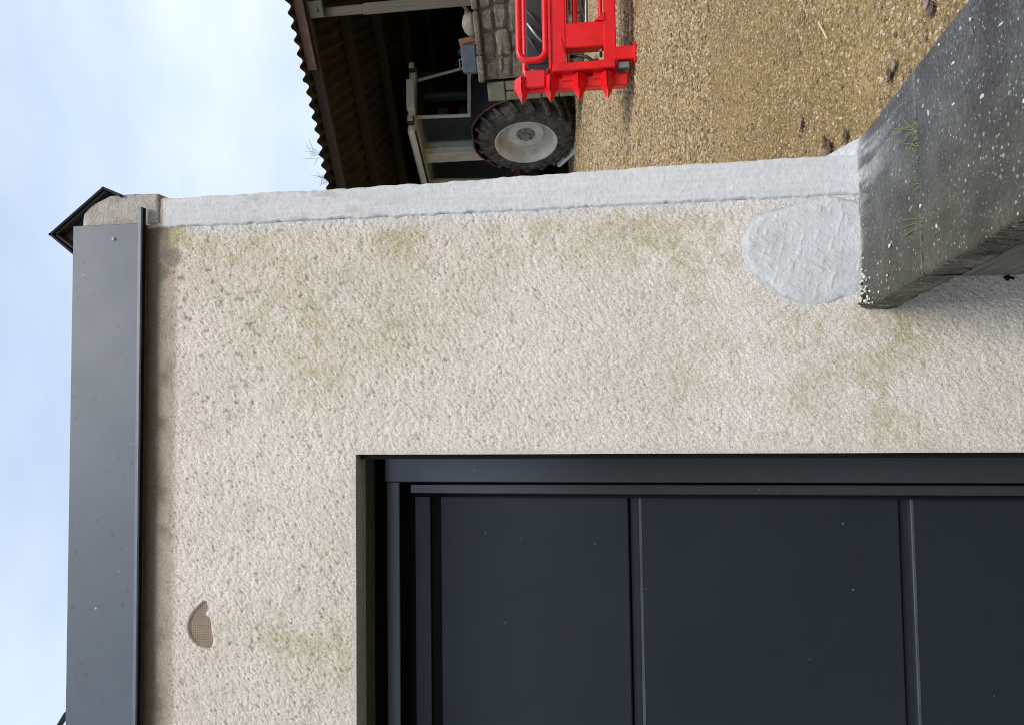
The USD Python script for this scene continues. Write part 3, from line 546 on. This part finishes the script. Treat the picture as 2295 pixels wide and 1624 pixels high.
# dead leaves and straw
def leaf_mesh(s, curl, seed):
    g = np.random.default_rng(seed); n = 9; v, f = [], []
    for i in range(n):
        t = i / (n - 1); w = .5 * s * math.sin(math.pi * t ** .8) ** .8 * (1 + .25 * math.sin(9 * t + seed)) + .0004
        for j, u in enumerate((-1, -.5, 0, .5, 1)): v.append((s * 1.2 * (t - .5), u * w, curl * s * (u * u * .7 + (t - .5) ** 2 * 1.6) + .15 * s * g.uniform(-.5, .5) * abs(u)))
    for i in range(n - 1):
        for j in range(4): a = i * 5 + j; f += [(a, a + 5, a + 6), (a, a + 6, a + 1)]
    m = mk(v, f); m2 = m.copy(); m2.invert(); m2.vertices = m2.vertices - [0, 0, .0006]; return T.util.concatenate([m, m2])
for k, (x, y, s, r, mt_, lab) in enumerate([(.609, .357, .030, 20, 'leaf_pink', 'round pinkish dead leaf lying alone on the gravel'),
        (.502, .200, .030, 70, 'leaf_dead', 'dark curled dead leaf on the gravel beside the wall foot, uppermost of the pile'), (.520, .225, .022, 140, 'leaf_dead', 'small dark dead leaf at the outer side of the pile beside the wall foot'),
        (.487, .222, .022, 10, 'leaf_pink', 'pale brown leaf bit in the leaf pile beside the white corner'), (.494, .115, .022, 250, 'leaf_dead', 'brown leaf against the plaster at the end of the coping'),
        (.525, -.090, .020, 40, 'leaf_dead', 'brown dead leaf at the coping edge halfway along'), (.532, -.110, .016, 120, 'leaf_pink', 'small pale leaf beside the brown one at the coping edge'),
        (.548, -.262, .018, 300, 'leaf_dead', 'reddish brown leaf at the coping edge farthest from the garage'), (.565, -.245, .018, 200, 'leaf_pink', 'pale curled leaf next to the reddish one by the coping')]):
    t = thing('dead_leaf', lab, 'leaf', (x, y, float(yard_z(x, y)) + .005), r)
    obj('leaf_blade', leaf_mesh(s, .14, k), M[mt_], t, smooth=True); obj('stalk', tube([(-s * .6, 0, .002), (-s * .8, .002, .004), (-s, .006, .005)], .0007, 5), M[mt_], t)
obj('straw', tube([(.772, .226, 1.1835), (.748, .201, 1.184), (.714, .178, 1.180)], .0018, 6), M['straw'], label='single pale dry straw lying on the gravel', cat='straw')

# ------------------------------------------------------------------ barn
B = thing('barn', 'open fronted barn with dark corrugated roof and stone front wall', 'barn', (4.5513, 6.6754, 0), math.degrees(math.atan2(-.561, .828)))
EZ, DEP, X0, X1 = 5.20, 8.0, -7.0, 3.2
def roof_z(y): return EZ - .075 * y
per, amp = .146, .026
k = 0; xw = X0
while xw < X1 - .01:
    x1 = min(xw + per * 6, X1)
    xs = np.linspace(xw - .0, x1 + .03, 61); off = .004 * (k % 2); ysr = [-.06 - .012 * (k % 3), 2.4, 5, DEP]
    top = [(x, y, roof_z(y) + amp * math.sin(2 * math.pi * x / per) + off + .03) for y in ysr for x in xs]; bot = [(a, b, c - .007) for a, b, c in top]
    n = len(xs); v = top + bot; o = len(top); f = []
    for j in range(len(ysr) - 1):
        for i in range(n - 1):
            a = j * n + i; f += [(a, a + 1, a + n + 1), (a, a + n + 1, a + n), (o + a, o + a + n + 1, o + a + 1), (o + a, o + a + n, o + a + n + 1)]
    for i in range(n - 1): f += [(i, o + i, o + i + 1), (i, o + i + 1, i + 1)]
    obj('roof_sheet', mk(v, f), M['sheet'], B); xw = x1; k += 1
for y in (.12, 1.25, 2.4, 3.6, 4.8, 6.0, 7.2): obj('purlin', box((X0, y - .04, roof_z(y) - .125), (X1, y + .04, roof_z(y) + .002), .004), M['timber'], B)
for x in (-6.4, -3.4, -.16, 2.9): obj('rafter', beam((x, .25, roof_z(.25) - .215), (x, DEP - .1, roof_z(DEP) - .215), .07, .17), M['timber'], B)
obj('eave_board', box((-.75, .02, roof_z(0) - .10), (1.2, .045, roof_z(0) + .012), .003), M['timber_red'], B, label='reddish board under the eave above the post')
WT = 3.18
post = obj('post', [box((-.215, .13, WT), (-.10, .25, 4.45), .006), box((-.205, .14, 4.45), (-.11, .24, roof_z(.2) - .12), .006)], M['timber_pale'], B, label='pale timber post on the stone wall')
obj('post_bracket', [box((-.20, .08, roof_z(0) - .30), (-.02, .13, roof_z(0) - .13), .008), box((-.13, .06, roof_z(0) - .24), (-.09, .09, roof_z(0) - .20), .008)], M['timber_pale'], post)
obj('post', box((2.85, .13, WT), (2.97, .25, roof_z(.2) - .12), .006), M['timber'], B)
obj('post', box((-6.5, .13, 2.2), (-6.35, .28, roof_z(.2) - .12), .006), M['timber'], B)
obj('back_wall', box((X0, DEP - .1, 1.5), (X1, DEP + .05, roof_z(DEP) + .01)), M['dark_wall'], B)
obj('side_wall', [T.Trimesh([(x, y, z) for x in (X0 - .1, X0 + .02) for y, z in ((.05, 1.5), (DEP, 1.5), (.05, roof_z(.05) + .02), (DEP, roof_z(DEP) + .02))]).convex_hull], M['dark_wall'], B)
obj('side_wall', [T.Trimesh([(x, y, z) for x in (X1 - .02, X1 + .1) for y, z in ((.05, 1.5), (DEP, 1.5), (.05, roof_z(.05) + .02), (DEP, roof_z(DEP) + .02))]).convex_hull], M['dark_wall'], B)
SW = obj('stone_wall', box((-1.02, .128, 1.5), (X1, .42, WT - .02)), M['stone_bed'], B, label='brown rubble stone wall closing the right bay')
rng = np.random.default_rng(21); z = 1.62
while z < WT - .10:
    hgt = min(rng.uniform(.12, .21), WT - .07 - z); x = -1.04 + rng.uniform(0, .06)
    if hgt < .06: break
    while x < 1.6:
        w = rng.uniform(.16, .38); s = T.creation.icosphere(1, 1.0)
        b = box((0, 0, 0), (w - .012, .10, hgt - .011), .03); b = b.subdivide(); b.vertices = b.vertices + (meshkit.noise(b.vertices * 14 + rng.uniform(0, 50, 3), 2)[:, None] - .5) * np.array([.035, .05, .035])
        b.apply_translation((x, .10 + rng.uniform(-.02, .02), z)); obj('stone', b, M[f'stone{rng.integers(0, 5)}'], SW, smooth=30); x += w
    z += hgt
xw = -1.04
while xw < 1.6:
    w = rng.uniform(.30, .5); b = box((xw, .06, WT - .065), (xw + w - .012, .45, WT + rng.uniform(-.004, .012)), .014); obj('wall_cap_stone', b, M['stone2'], SW); xw += w
zz_ = 1.62
for r in range(7):
    for q in range(2):
        o = .0 if r % 2 else -.11
        xa, xb = (-1.27, -1.165 + o * 0) if q == 0 and r % 2 else ((-1.27, -1.05) if q == 0 else (-1.16, -1.05))
        if q == 1 and r % 2 == 0: continue
        obj('concrete_block', box((xa, .12 + .01 * (r % 2), zz_), (xb - .008, .42, zz_ + .205), .008), M['block'], SW)
    zz_ += .213
# things on top of the stone wall, beside the post
def on_barn(x, y, z): c, s = .828, -.561; return (4.5513 + c * x + .561 * y, 6.6754 + s * x + .828 * y, z)
t = thing('plastic_can', 'blue grey plastic can standing on the stone wall top', 'can', on_barn(-.80, .27, WT + .01), -34)
obj('can_body', box((-.16, -.09, 0), (.16, .09, .20), .03), M['can'], t); obj('can_lid', T.creation.cylinder(.035, .05, sections=16).apply_translation((.08, 0, .215)), M['black'], t)
obj('handle', tube([(-.10, 0, .19), (-.09, 0, .235), (.0, 0, .235), (.01, 0, .19)], .012, 8), M['can'], t)
t = thing('rusty_plate', 'rusty upright iron plate leaning on top of the stone wall', 'plate', on_barn(-.60, .30, WT + .01), -34)
obj('plate', beam((0, 0, 0), (-.03, .02, .22), .10, .02, (0, 1, 0), .003), M['rust'], t); obj('rib', beam((.0, -.012, .02), (-.025, .004, .20), .015, .02, (0, 1, 0)), M['rust'], t)
t = thing('sack', 'slumped beige sack on the stone wall top next to the post', 'sack', on_barn(-.42, .27, WT), -34)
s = T.creation.icosphere(3, 1.0); s.vertices = s.vertices * [.14, .10, .085] * (1 + .35 * (meshkit.fbm(s.vertices * 2, 3, 9)[:, None] - .5)) + [0, 0, .075]; obj('sack_body', s, M['sack'], t, smooth=True)
obj('sack_neck', tube([(.12, 0, .09), (.17, 0, .10), (.20, .01, .12)], [.035, .02, .03], 10), M['sack'], t)

# ------------------------------------------------------------------ tractor: nose into the barn, left rear wheel towards the viewer
Xl = np.array([.944, .33, .036 + .03]); Xl /= np.linalg.norm(Xl); Zl = np.array([-.03, -.11, 1.0]); Zl -= Xl * (Zl @ Xl); Zl /= np.linalg.norm(Zl); Yl = np.cross(Zl, Xl)
WC = np.array([3.8314, 9.3469, 2.8882]); TM = np.eye(4); TM[:3, 0], TM[:3, 1], TM[:3, 2] = Xl, Yl, Zl; TM[:3, 3] = WC - Zl * .73
TR = thing('tractor', 'old tractor with cab and big grey rimmed rear wheel under the barn roof', 'tractor', matrix=TM)
def wheel(xo, yc, r, wid, side, front=False):
    """outer face at xo; side = -1 faces left, +1 faces right"""
    k = r / .73; o = side
    def at(m, mirror=True):
        m = m.copy()
        if o > 0: m.vertices = m.vertices * [-1, 1, 1]; m.invert()
        m.apply_translation((xo, yc, r)); return m
    rr = .440 * k
    prof = [(.06, rr - .02), (.012, rr), (.0, rr + .03), (-.012, rr + .10 * k), (-.005, .60 * k), (.03, .655 * k), (.06, .675 * k), (wid / 2, .685 * k), (wid - .06, .675 * k), (wid - .03, .655 * k), (wid + .005, .60 * k), (wid + .01, rr + .10), (wid, rr + .03), (wid - .06, rr - .02)]
    ms = [lathe_x(prof, 56)]
    nl = 19
    for half in (0, 1):
        for i in range(nl):
            a0 = 2 * math.pi * (i + .5 * half) / nl; v = []
            for s_ in np.linspace(0, 1, 5):
                x = (wid / 2 + .02 - s_ * (wid / 2 + .02)) if half == 0 else (wid / 2 - .02 + s_ * (wid / 2 + .02))
                a = a0 + .34 * s_ * (1 if side < 0 else 1); R0 = .66 * k - (.04 * k * max(0, s_ - .7) / .3); R1 = .735 * k - (.05 * k * max(0, s_ - .75) / .25)
                for da, R_ in ((-.050, R0), (-.032, R1), (.032, R1), (.050, R0)): v.append((x, R_ * math.cos(a + da), R_ * math.sin(a + da)))
            ff = []
            for q in range(4):
                for p in range(4): b0, b1 = q * 4 + p, q * 4 + (p + 1) % 4; ff += [(b0, b1, b1 + 4), (b0, b1 + 4, b0 + 4)]
            ff += [(0, 2, 1), (0, 3, 2), (16, 17, 18), (16, 18, 19)]
            lm = mk(v, ff); lm.fix_normals(); ms.append(lm)
    w = obj('front_wheel' if front else 'rear_wheel', [at(m) for m in ms], M['tyre'], TR, smooth=30)
    rim = lathe_x([(.035, rr - .035), (.0, rr - .012), (-.004, rr + .004), (.006, rr + .006), (.02, rr - .02), (.05, rr - .045), (.10, rr - .06), (.17, rr - .075), (.22, .31 * k), (.22, .285 * k), (.17, .265 * k), (.15, .25 * k), (.155, .12 * k)], 56)
    obj('rim', at(rim), M['rim'], w, smooth=40)
    hub = lathe_x([(.155, .14 * k), (.142, .125 * k), (.137, .07 * k), (.10, .06 * k), (.095, .001)], 32); hb = [at(hub)]
    for i in range(8):
        b_ = T.creation.cylinder(.014 * k, .04, sections=8); b_.apply_transform(T.transformations.rotation_matrix(math.pi / 2, (0, 1, 0))); b_.apply_translation((.139, .10 * k * math.cos(i * math.pi / 4), .10 * k * math.sin(i * math.pi / 4))); hb.append(at(b_))
    obj('hub', hb, M['hub'], w, smooth=30)
    return w
wheel(-.19, 0, .73, .64, -1); wheel(1.45, 0, .73, .40, 1); wheel(.12, 2.15, .42, .26, -1, True); wheel(1.33, 2.15, .42, .26, 1, True)
# fenders
def fender(x0, x1):
    v, f = [], []; an = np.linspace(math.radians(15), math.radians(150), 15)
    for a in an:
        for rr_, in ((.80,), (.78,)):
            for x in (x0, x1): v.append((x, -rr_ * math.cos(a) * 1.0, .73 + min(rr_ * math.sin(a), .765 - (.80 - rr_))))
    for i in range(len(an) - 1):
        b = i * 4; f += [(b, b + 4, b + 5), (b, b + 5, b + 1), (b + 2, b + 3, b + 7), (b + 2, b + 7, b + 6), (b, b + 2, b + 6), (b, b + 6, b + 4), (b + 1, b + 5, b + 7), (b + 1, b + 7, b + 3)]
    m = mk(v, f); m.fix_normals(); return m
fd = obj('fender', fender(-.06, .42), M['black_trim'], TR); obj('fender_edge', [fender(-.078, -.062)], M['cab_dull_red'], fd, label='faded red rim of the near mudguard'); obj('fender', fender(1.03, 1.40), M['cab_red'], TR)
obj('chassis', [box((.45, -.25, .45), (1.0, .6, .95), .03), box((.52, .5, .55), (.93, 2.5, .85), .03), box((.3, 2.05, .36), (1.15, 2.25, .50), .02), box((.40, -.1, .62), (1.05, .1, .84), .02)], M['black_trim'], TR)
obj('bonnet', [box((.48, 1.35, .85), (.97, 2.75, 1.38), .06)], M['cab_red'], TR); obj('grille', box((.55, 2.75, .9), (.90, 2.77, 1.3), .005), M['black_trim'], TR)
obj('exhaust_pipe', tube([(.72, 1.9, 1.35), (.72, 1.9, 2.2)], .03, 10), M['black_trim'], TR)
obj('linkage', [beam((.55, -.2, .5), (.45, -.75, .48), .04, .05), beam((.90, -.2, .5), (1.0, -.75, .48), .04, .05), beam((.72, -.2, .95), (.72, -.65, 1.0), .04, .04), tube([(.45, -.3, .9), (.45, -.6, .52)], .02, 8), tube([(1.0, -.3, .9), (1.0, -.6, .52)], .02, 8)], M['black_trim'], TR)
# cab
CX0, CX1, CY0, CY1, CZ0, CZ1 = .34, 1.26, -.02, 1.60, 1.53, 2.30
obj('cab_floor', [box((CX0, CY0, .95), (CX1, CY1, 1.0), .01), box((CX0 + .02, .55, .98), (CX0 + .06, CY1, CZ0), .01), box((CX1 - .06, .55, .98), (CX1 - .02, CY1, CZ0), .01), box((.42, CY0, .98), (1.03, CY0 + .05, CZ0), .01)], M['black_trim'], TR)
roof = obj('cab_roof', [box((-.03, -.17, 2.305), (1.22, 1.75, 2.40), .03), box((.10, -.02, 2.40), (1.10, 1.6, 2.425), .01)], M['cab_white'], TR)
obj('roof_visor', T.Trimesh([(x, y, z) for x, z0, z1 in ((.36, 2.30, 2.41), (.88, 2.32, 2.43)) for y in (-.23, -.15) for z in (z0, z1)]).convex_hull, M['cab_white'], roof)
for x in (.08, 1.04): obj('work_lamp', [box((x, -.26, 2.30), (x + .13, -.17, 2.40), .015)], M['black_trim'], roof); obj('lamp_lens', box((x + .015, -.268, 2.312), (x + .115, -.26, 2.388), .004), M['lens'], roof)
obj('roof_gutter', [box((.0, -.12, 2.28), (.04, 1.70, 2.304), .004)], M['black_trim'], roof)
def pillar(a, b, w=.05, m='cab_trim', lab=None): return obj('pillar', beam(a, b, w, w, (0, 1, .1), .006), M[m], TR, label=lab)
pillar((CX0, CY0, CZ0 - .02), (CX0 + .02, CY0, CZ1), .04); pillar((1.25, CY0, CZ0 - .02), (1.03, CY0, CZ1), .04, lab='slanting right pillar of the rear window')
pillar((CX0, .78, CZ0 - .5), (CX0, .78, CZ1), .22, lab='broad cream pillar between the side windows')
pillar((CX0, CY1, CZ0 - .5), (CX0, CY1 - .1, CZ1), .06); pillar((CX1, CY1, CZ0 - .5), (CX1, CY1 - .1, CZ1), .06); pillar((CX1, .60, CZ0 - .5), (CX1, .60, CZ1), .10)
obj('window_sill', [box((CX0 - .02, CY0 - .03, CZ0 - .03), (1.27, CY0 + .01, CZ0 + .025), .005)], M['cab_trim'], TR); obj('side_sill', [box((CX0 - .03, CY0, CZ0 - .05), (CX0 + .02, .66, CZ0 - .01), .005)], M['cab_red'], TR)
def pane(v, name): m = T.util.concatenate([mk(v, [(0, 1, 2), (0, 2, 3)])]); return obj(name, m, M['glass' if name in ('rear_window', 'windscreen') else 'dust_sheen_glass'], TR)
pane([(CX0 + .02, CY0, CZ0), (1.23, CY0, CZ0), (1.02, CY0, CZ1), (CX0 + .03, CY0, CZ1)], 'rear_window')
pane([(CX0, CY0 + .02, CZ0), (CX0, .67, CZ0), (CX0, .67, CZ1), (CX0, CY0 + .02, CZ1)], 'side_window')
pane([(CX0, .89, CZ0 - .45), (CX0, CY1 - .02, CZ0 - .45), (CX0, CY1 - .1, CZ1), (CX0, .89, CZ1)], 'door_window')
pane([(CX1, .05, CZ0), (CX1, CY1 - .05, CZ0), (CX1, CY1 - .1, CZ1), (CX1, .05, CZ1)], 'side_window'); pane([(CX0, CY1, CZ0 - .1), (CX1, CY1, CZ0 - .1), (CX1, CY1 - .1, CZ1), (CX0, CY1 - .1, CZ1)], 'windscreen')
seat = obj('seat', [box((.48, .28, 1.02), (.90, .72, 1.14), .04), box((.48, .22, 1.12), (.90, .33, 1.50), .04)], M['black_trim'], TR)
obj('seat_cover', T.creation.icosphere(3, 1.0).apply_transform(np.diag([.10, .05, .11, 1])).apply_translation((.58, .15, 1.60)), M['seat_red'], seat, smooth=True); obj('tool_box', box((.44, .08, 1.86), (.60, .20, 2.02), .012), M['pale_box'], TR)
obj('steering_wheel', T.creation.torus(.17, .014, 24, 8).apply_transform(T.transformations.rotation_matrix(.5, (1, 0, 0))).apply_translation((.69, 1.05, 1.55)), M['black_trim'], TR, smooth=True)
st_ = obj('mirror', [box((1.32, .0, 1.55), (1.38, .04, 1.75), .01)], M['black_trim'], TR); obj('mirror_arm', tube([(1.26, .0, 1.5), (1.34, -.02, 1.55), (1.35, .02, 1.62)], .012, 6), M['steel'], st_)
obj('step', [beam((-.12, .06, .005), (-.13, .30, .03), .10, .05), beam((-.13, .28, .02), (-.10, .66, .26), .07, .05), box((-.10, .60, .22), (.34, .68, .28), .01)], M['cab_white'], TR, label='white slanting step rail ahead of the rear wheel')

# ------------------------------------------------------------------ red grab attachment standing on the gravel
S = 4.5 / 1724
IX, IY, IZ = 1.98, 3.02, 1.478
I = thing('red_grab', 'bright red steel grab attachment with four pointed teeth on the gravel', 'farm attachment', (IX, IY, IZ), -2.9)
def ix(U): return (U - 1484) * S
def iz(V): return (1427 - V) * S
def ibox(U0, U1, V0, V1, y0, y1, c=.005): return box((ix(U0), y0, iz(V1)), (ix(U1), y1, iz(V0)), c)
def arc(c, r, a0, a1, n=7): return [(c[0] + r * math.cos(a), c[1], c[2] + r * math.sin(a)) for a in np.linspace(a0, a1, n)]
zt, zb, xl_ = iz(1167), iz(1227), ix(1487); r = .058; XE_ = ix(1960)
loop = [(XE_, -.04, zt)] + arc((xl_ + r, -.04, zt - r), r, math.pi / 2, math.pi) + arc((xl_ + r, -.04, zb + r), r, math.pi, 1.5 * math.pi) + [(XE_, -.04, zb)]
obj('loop_tube', tube(loop, .0195, 14), M['red'], I, smooth=True, label='bent red tube guard on top of the grab')
obj('loop_tube', tube([(a, .26, c) for a, b, c in loop], .0195, 14), M['red'], I, smooth=True)
obj('valve_block', [ibox(1498, 1960, 1176, 1236, .10, .18, .01)], M['dark_iron'], I)  # dark box added for the shade inside the tube loop
for q in range(3): obj('hose', tube([(ix(1500 + 30 * q), .08, iz(1232)), (ix(1520 + 34 * q), .05, iz(1205)), (ix(1560 + 30 * q), .08, iz(1182))], .009, 8), M['dark_iron'] if q != 1 else M['steel'], I, smooth=True)
fr = obj('main_frame', [ibox(1466, 1960, 1238, 1272, -.05, .06), ibox(1466, 1960, 1356, 1383, -.05, .06)], M['red'], I)
obj('frame_flange', ibox(1462, 1960, 1234, 1240, -.062, .07, .003), M['red'], fr)
obj('end_plate', ibox(1456, 1474, 1240, 1381, -.06, .27), M['red'], fr)
obj('cross_block', ibox(1508, 1563, 1268, 1358, -.045, .05), M['red'], fr)
obj('gusset', T.Trimesh([(ix(u), y, iz(v)) for y in (-.058, -.046) for u, v in ((1474, 1262), (1474, 1274), (1530, 1262), (1520, 1262))]).convex_hull, M['red'], fr)
obj('gusset', T.Trimesh([(ix(u), y, iz(v)) for y in (-.058, -.046) for u, v in ((1562, 1358), (1562, 1336), (1580, 1358))]).convex_hull, M['red'], fr)
obj('rear_frame', [ibox(1466, 1960, 1238, 1272, .20, .27), ibox(1466, 1960, 1356, 1383, .20, .27), ibox(1880, 1960, 1240, 1381, -.05, .27)], M['red'], I)
obj('guide_rod', tube([(ix(1560), .02, iz(1292)), (XE_, .02, iz(1292))], .0155, 12), M['red'], I, smooth=True); obj('guide_rod', tube([(ix(1560), .02, iz(1349)), (XE_, .02, iz(1349))], .012, 12), M['red'], I, smooth=True)
cy = obj('hydraulic_cylinder', tube([(ix(1640), .03, iz(1318)), (XE_, .03, iz(1318))], .022, 14), M['dark_iron'], I, smooth=True); obj('piston_rod', tube([(ix(1562), .03, iz(1318)), (ix(1645), .03, iz(1318))], .010, 12), M['steel'], cy, smooth=True)
obj('hose', tube([(ix(1478), .0, iz(1335)), (ix(1490), -.01, iz(1318)), (ix(1496), .0, iz(1300)), (ix(1500), .04, iz(1282))], .010, 8), M['dark_iron'], I, smooth=True)
obj('pin', tube([(ix(1486), -.03, iz(1339)), (ix(1486), .06, iz(1339))], .012, 12), M['steel'], I); obj('pin', tube([(ix(1500), -.03, iz(1349)), (ix(1500), .06, iz(1349))], .008, 12), M['steel'], I)
obj('foot', [ibox(1474, 1503, 1380, 1424, -.05, .04), ibox(1466, 1508, 1421, 1427, -.07, .06, .002)], M['red'], I); obj('foot', [ibox(1474, 1503, 1380, 1428, .17, .26)], M['red'], I); obj('foot', [ibox(1890, 1930, 1380, 1428, -.05, .26)], M['red'], I)
obj('shoe', ibox(1457, 1472, 1386, 1412, -.03, .05), M['steel'], I)
tb = obj('toothed_bar', [ibox(1424, 1449, 1152, 1407, .0, .055), ibox(1428, 1452, 1250, 1400, .055, .10)], M['red'], I)
obj('bar_block', ibox(1428, 1466, 1178, 1224, -.03, .05), M['red'], tb); obj('bar_link', ibox(1440, 1458, 1262, 1290, -.01, .05), M['red'], tb); obj('bar_link', ibox(1440, 1458, 1330, 1362, -.01, .05), M['red'], tb)
for v in (1172, 1236, 1300, 1362):
    for sgn in (-1, 1):
        t3 = np.array([(ix(1430), .002, iz(v + sgn * 18)), (ix(1430), -.055, iz(v + sgn * 1.5)), (ix(1391), -.03, iz(v + sgn * .8)), (ix(1398), -.012, iz(v + sgn * 3)), (ix(1452), -.055, iz(v + sgn * 1.5)), (ix(1452), .002, iz(v + sgn * 18))])
        obj('tooth', T.Trimesh(np.vstack([t3, t3 + [.0, .006, .0]])).convex_hull, M['red'], I)

# ------------------------------------------------------------------ bare tree behind the barn
TX, TY = 6.35, 18.2; tz = float(yard_z(np.array([TX]), np.array([TY]))[0]); tree = thing('bare_tree', 'bare winter tree with fine twigs showing above the barn eave', 'tree', (TX, TY, tz))
g = np.random.default_rng(5); limbs, twigs = [], []
def grow(p, d, L, r, lev):
    pts = [p]; n = 4
    for i in range(n):
        d = d + g.normal(0, .13, 3) + np.array([0, 0, .03]); d /= np.linalg.norm(d); pts.append(pts[-1] + d * L / n)
    rad = np.linspace(r, r * .6, n + 1); (limbs if lev < 3 else twigs).append(tube(pts, rad, 6 if lev < 3 else 4, cap=False))
    if lev >= 6: return
    for k in range(3 if lev < 5 else 2):
        nd = d + g.normal(0, .55, 3); nd /= np.linalg.norm(nd); grow(pts[-1 - (k % 2)], nd, L * g.uniform(.62, .85), max(r * .55, .006), lev + 1)
trunk = tube([(0, 0, -.1), (.05, 0, 1.2), (.02, .05, 2.6)], [.17, .13, .11], 10)
grow(np.array([.02, .05, 2.55]), np.array([0, 0, 1.0]), 1.5, .10, 0); top = max(m_.vertices[:, 2].max() for m_ in twigs); kz = (10.15 - tz) / top
for m_ in [trunk] + limbs + twigs: m_.vertices = m_.vertices * [.8 * kz, .8 * kz, kz]
obj('trunk', trunk, M['bark'], tree, smooth=True); obj('limbs', limbs, M['bark'], tree, smooth=True); obj('twigs', twigs, M['bark'], tree)
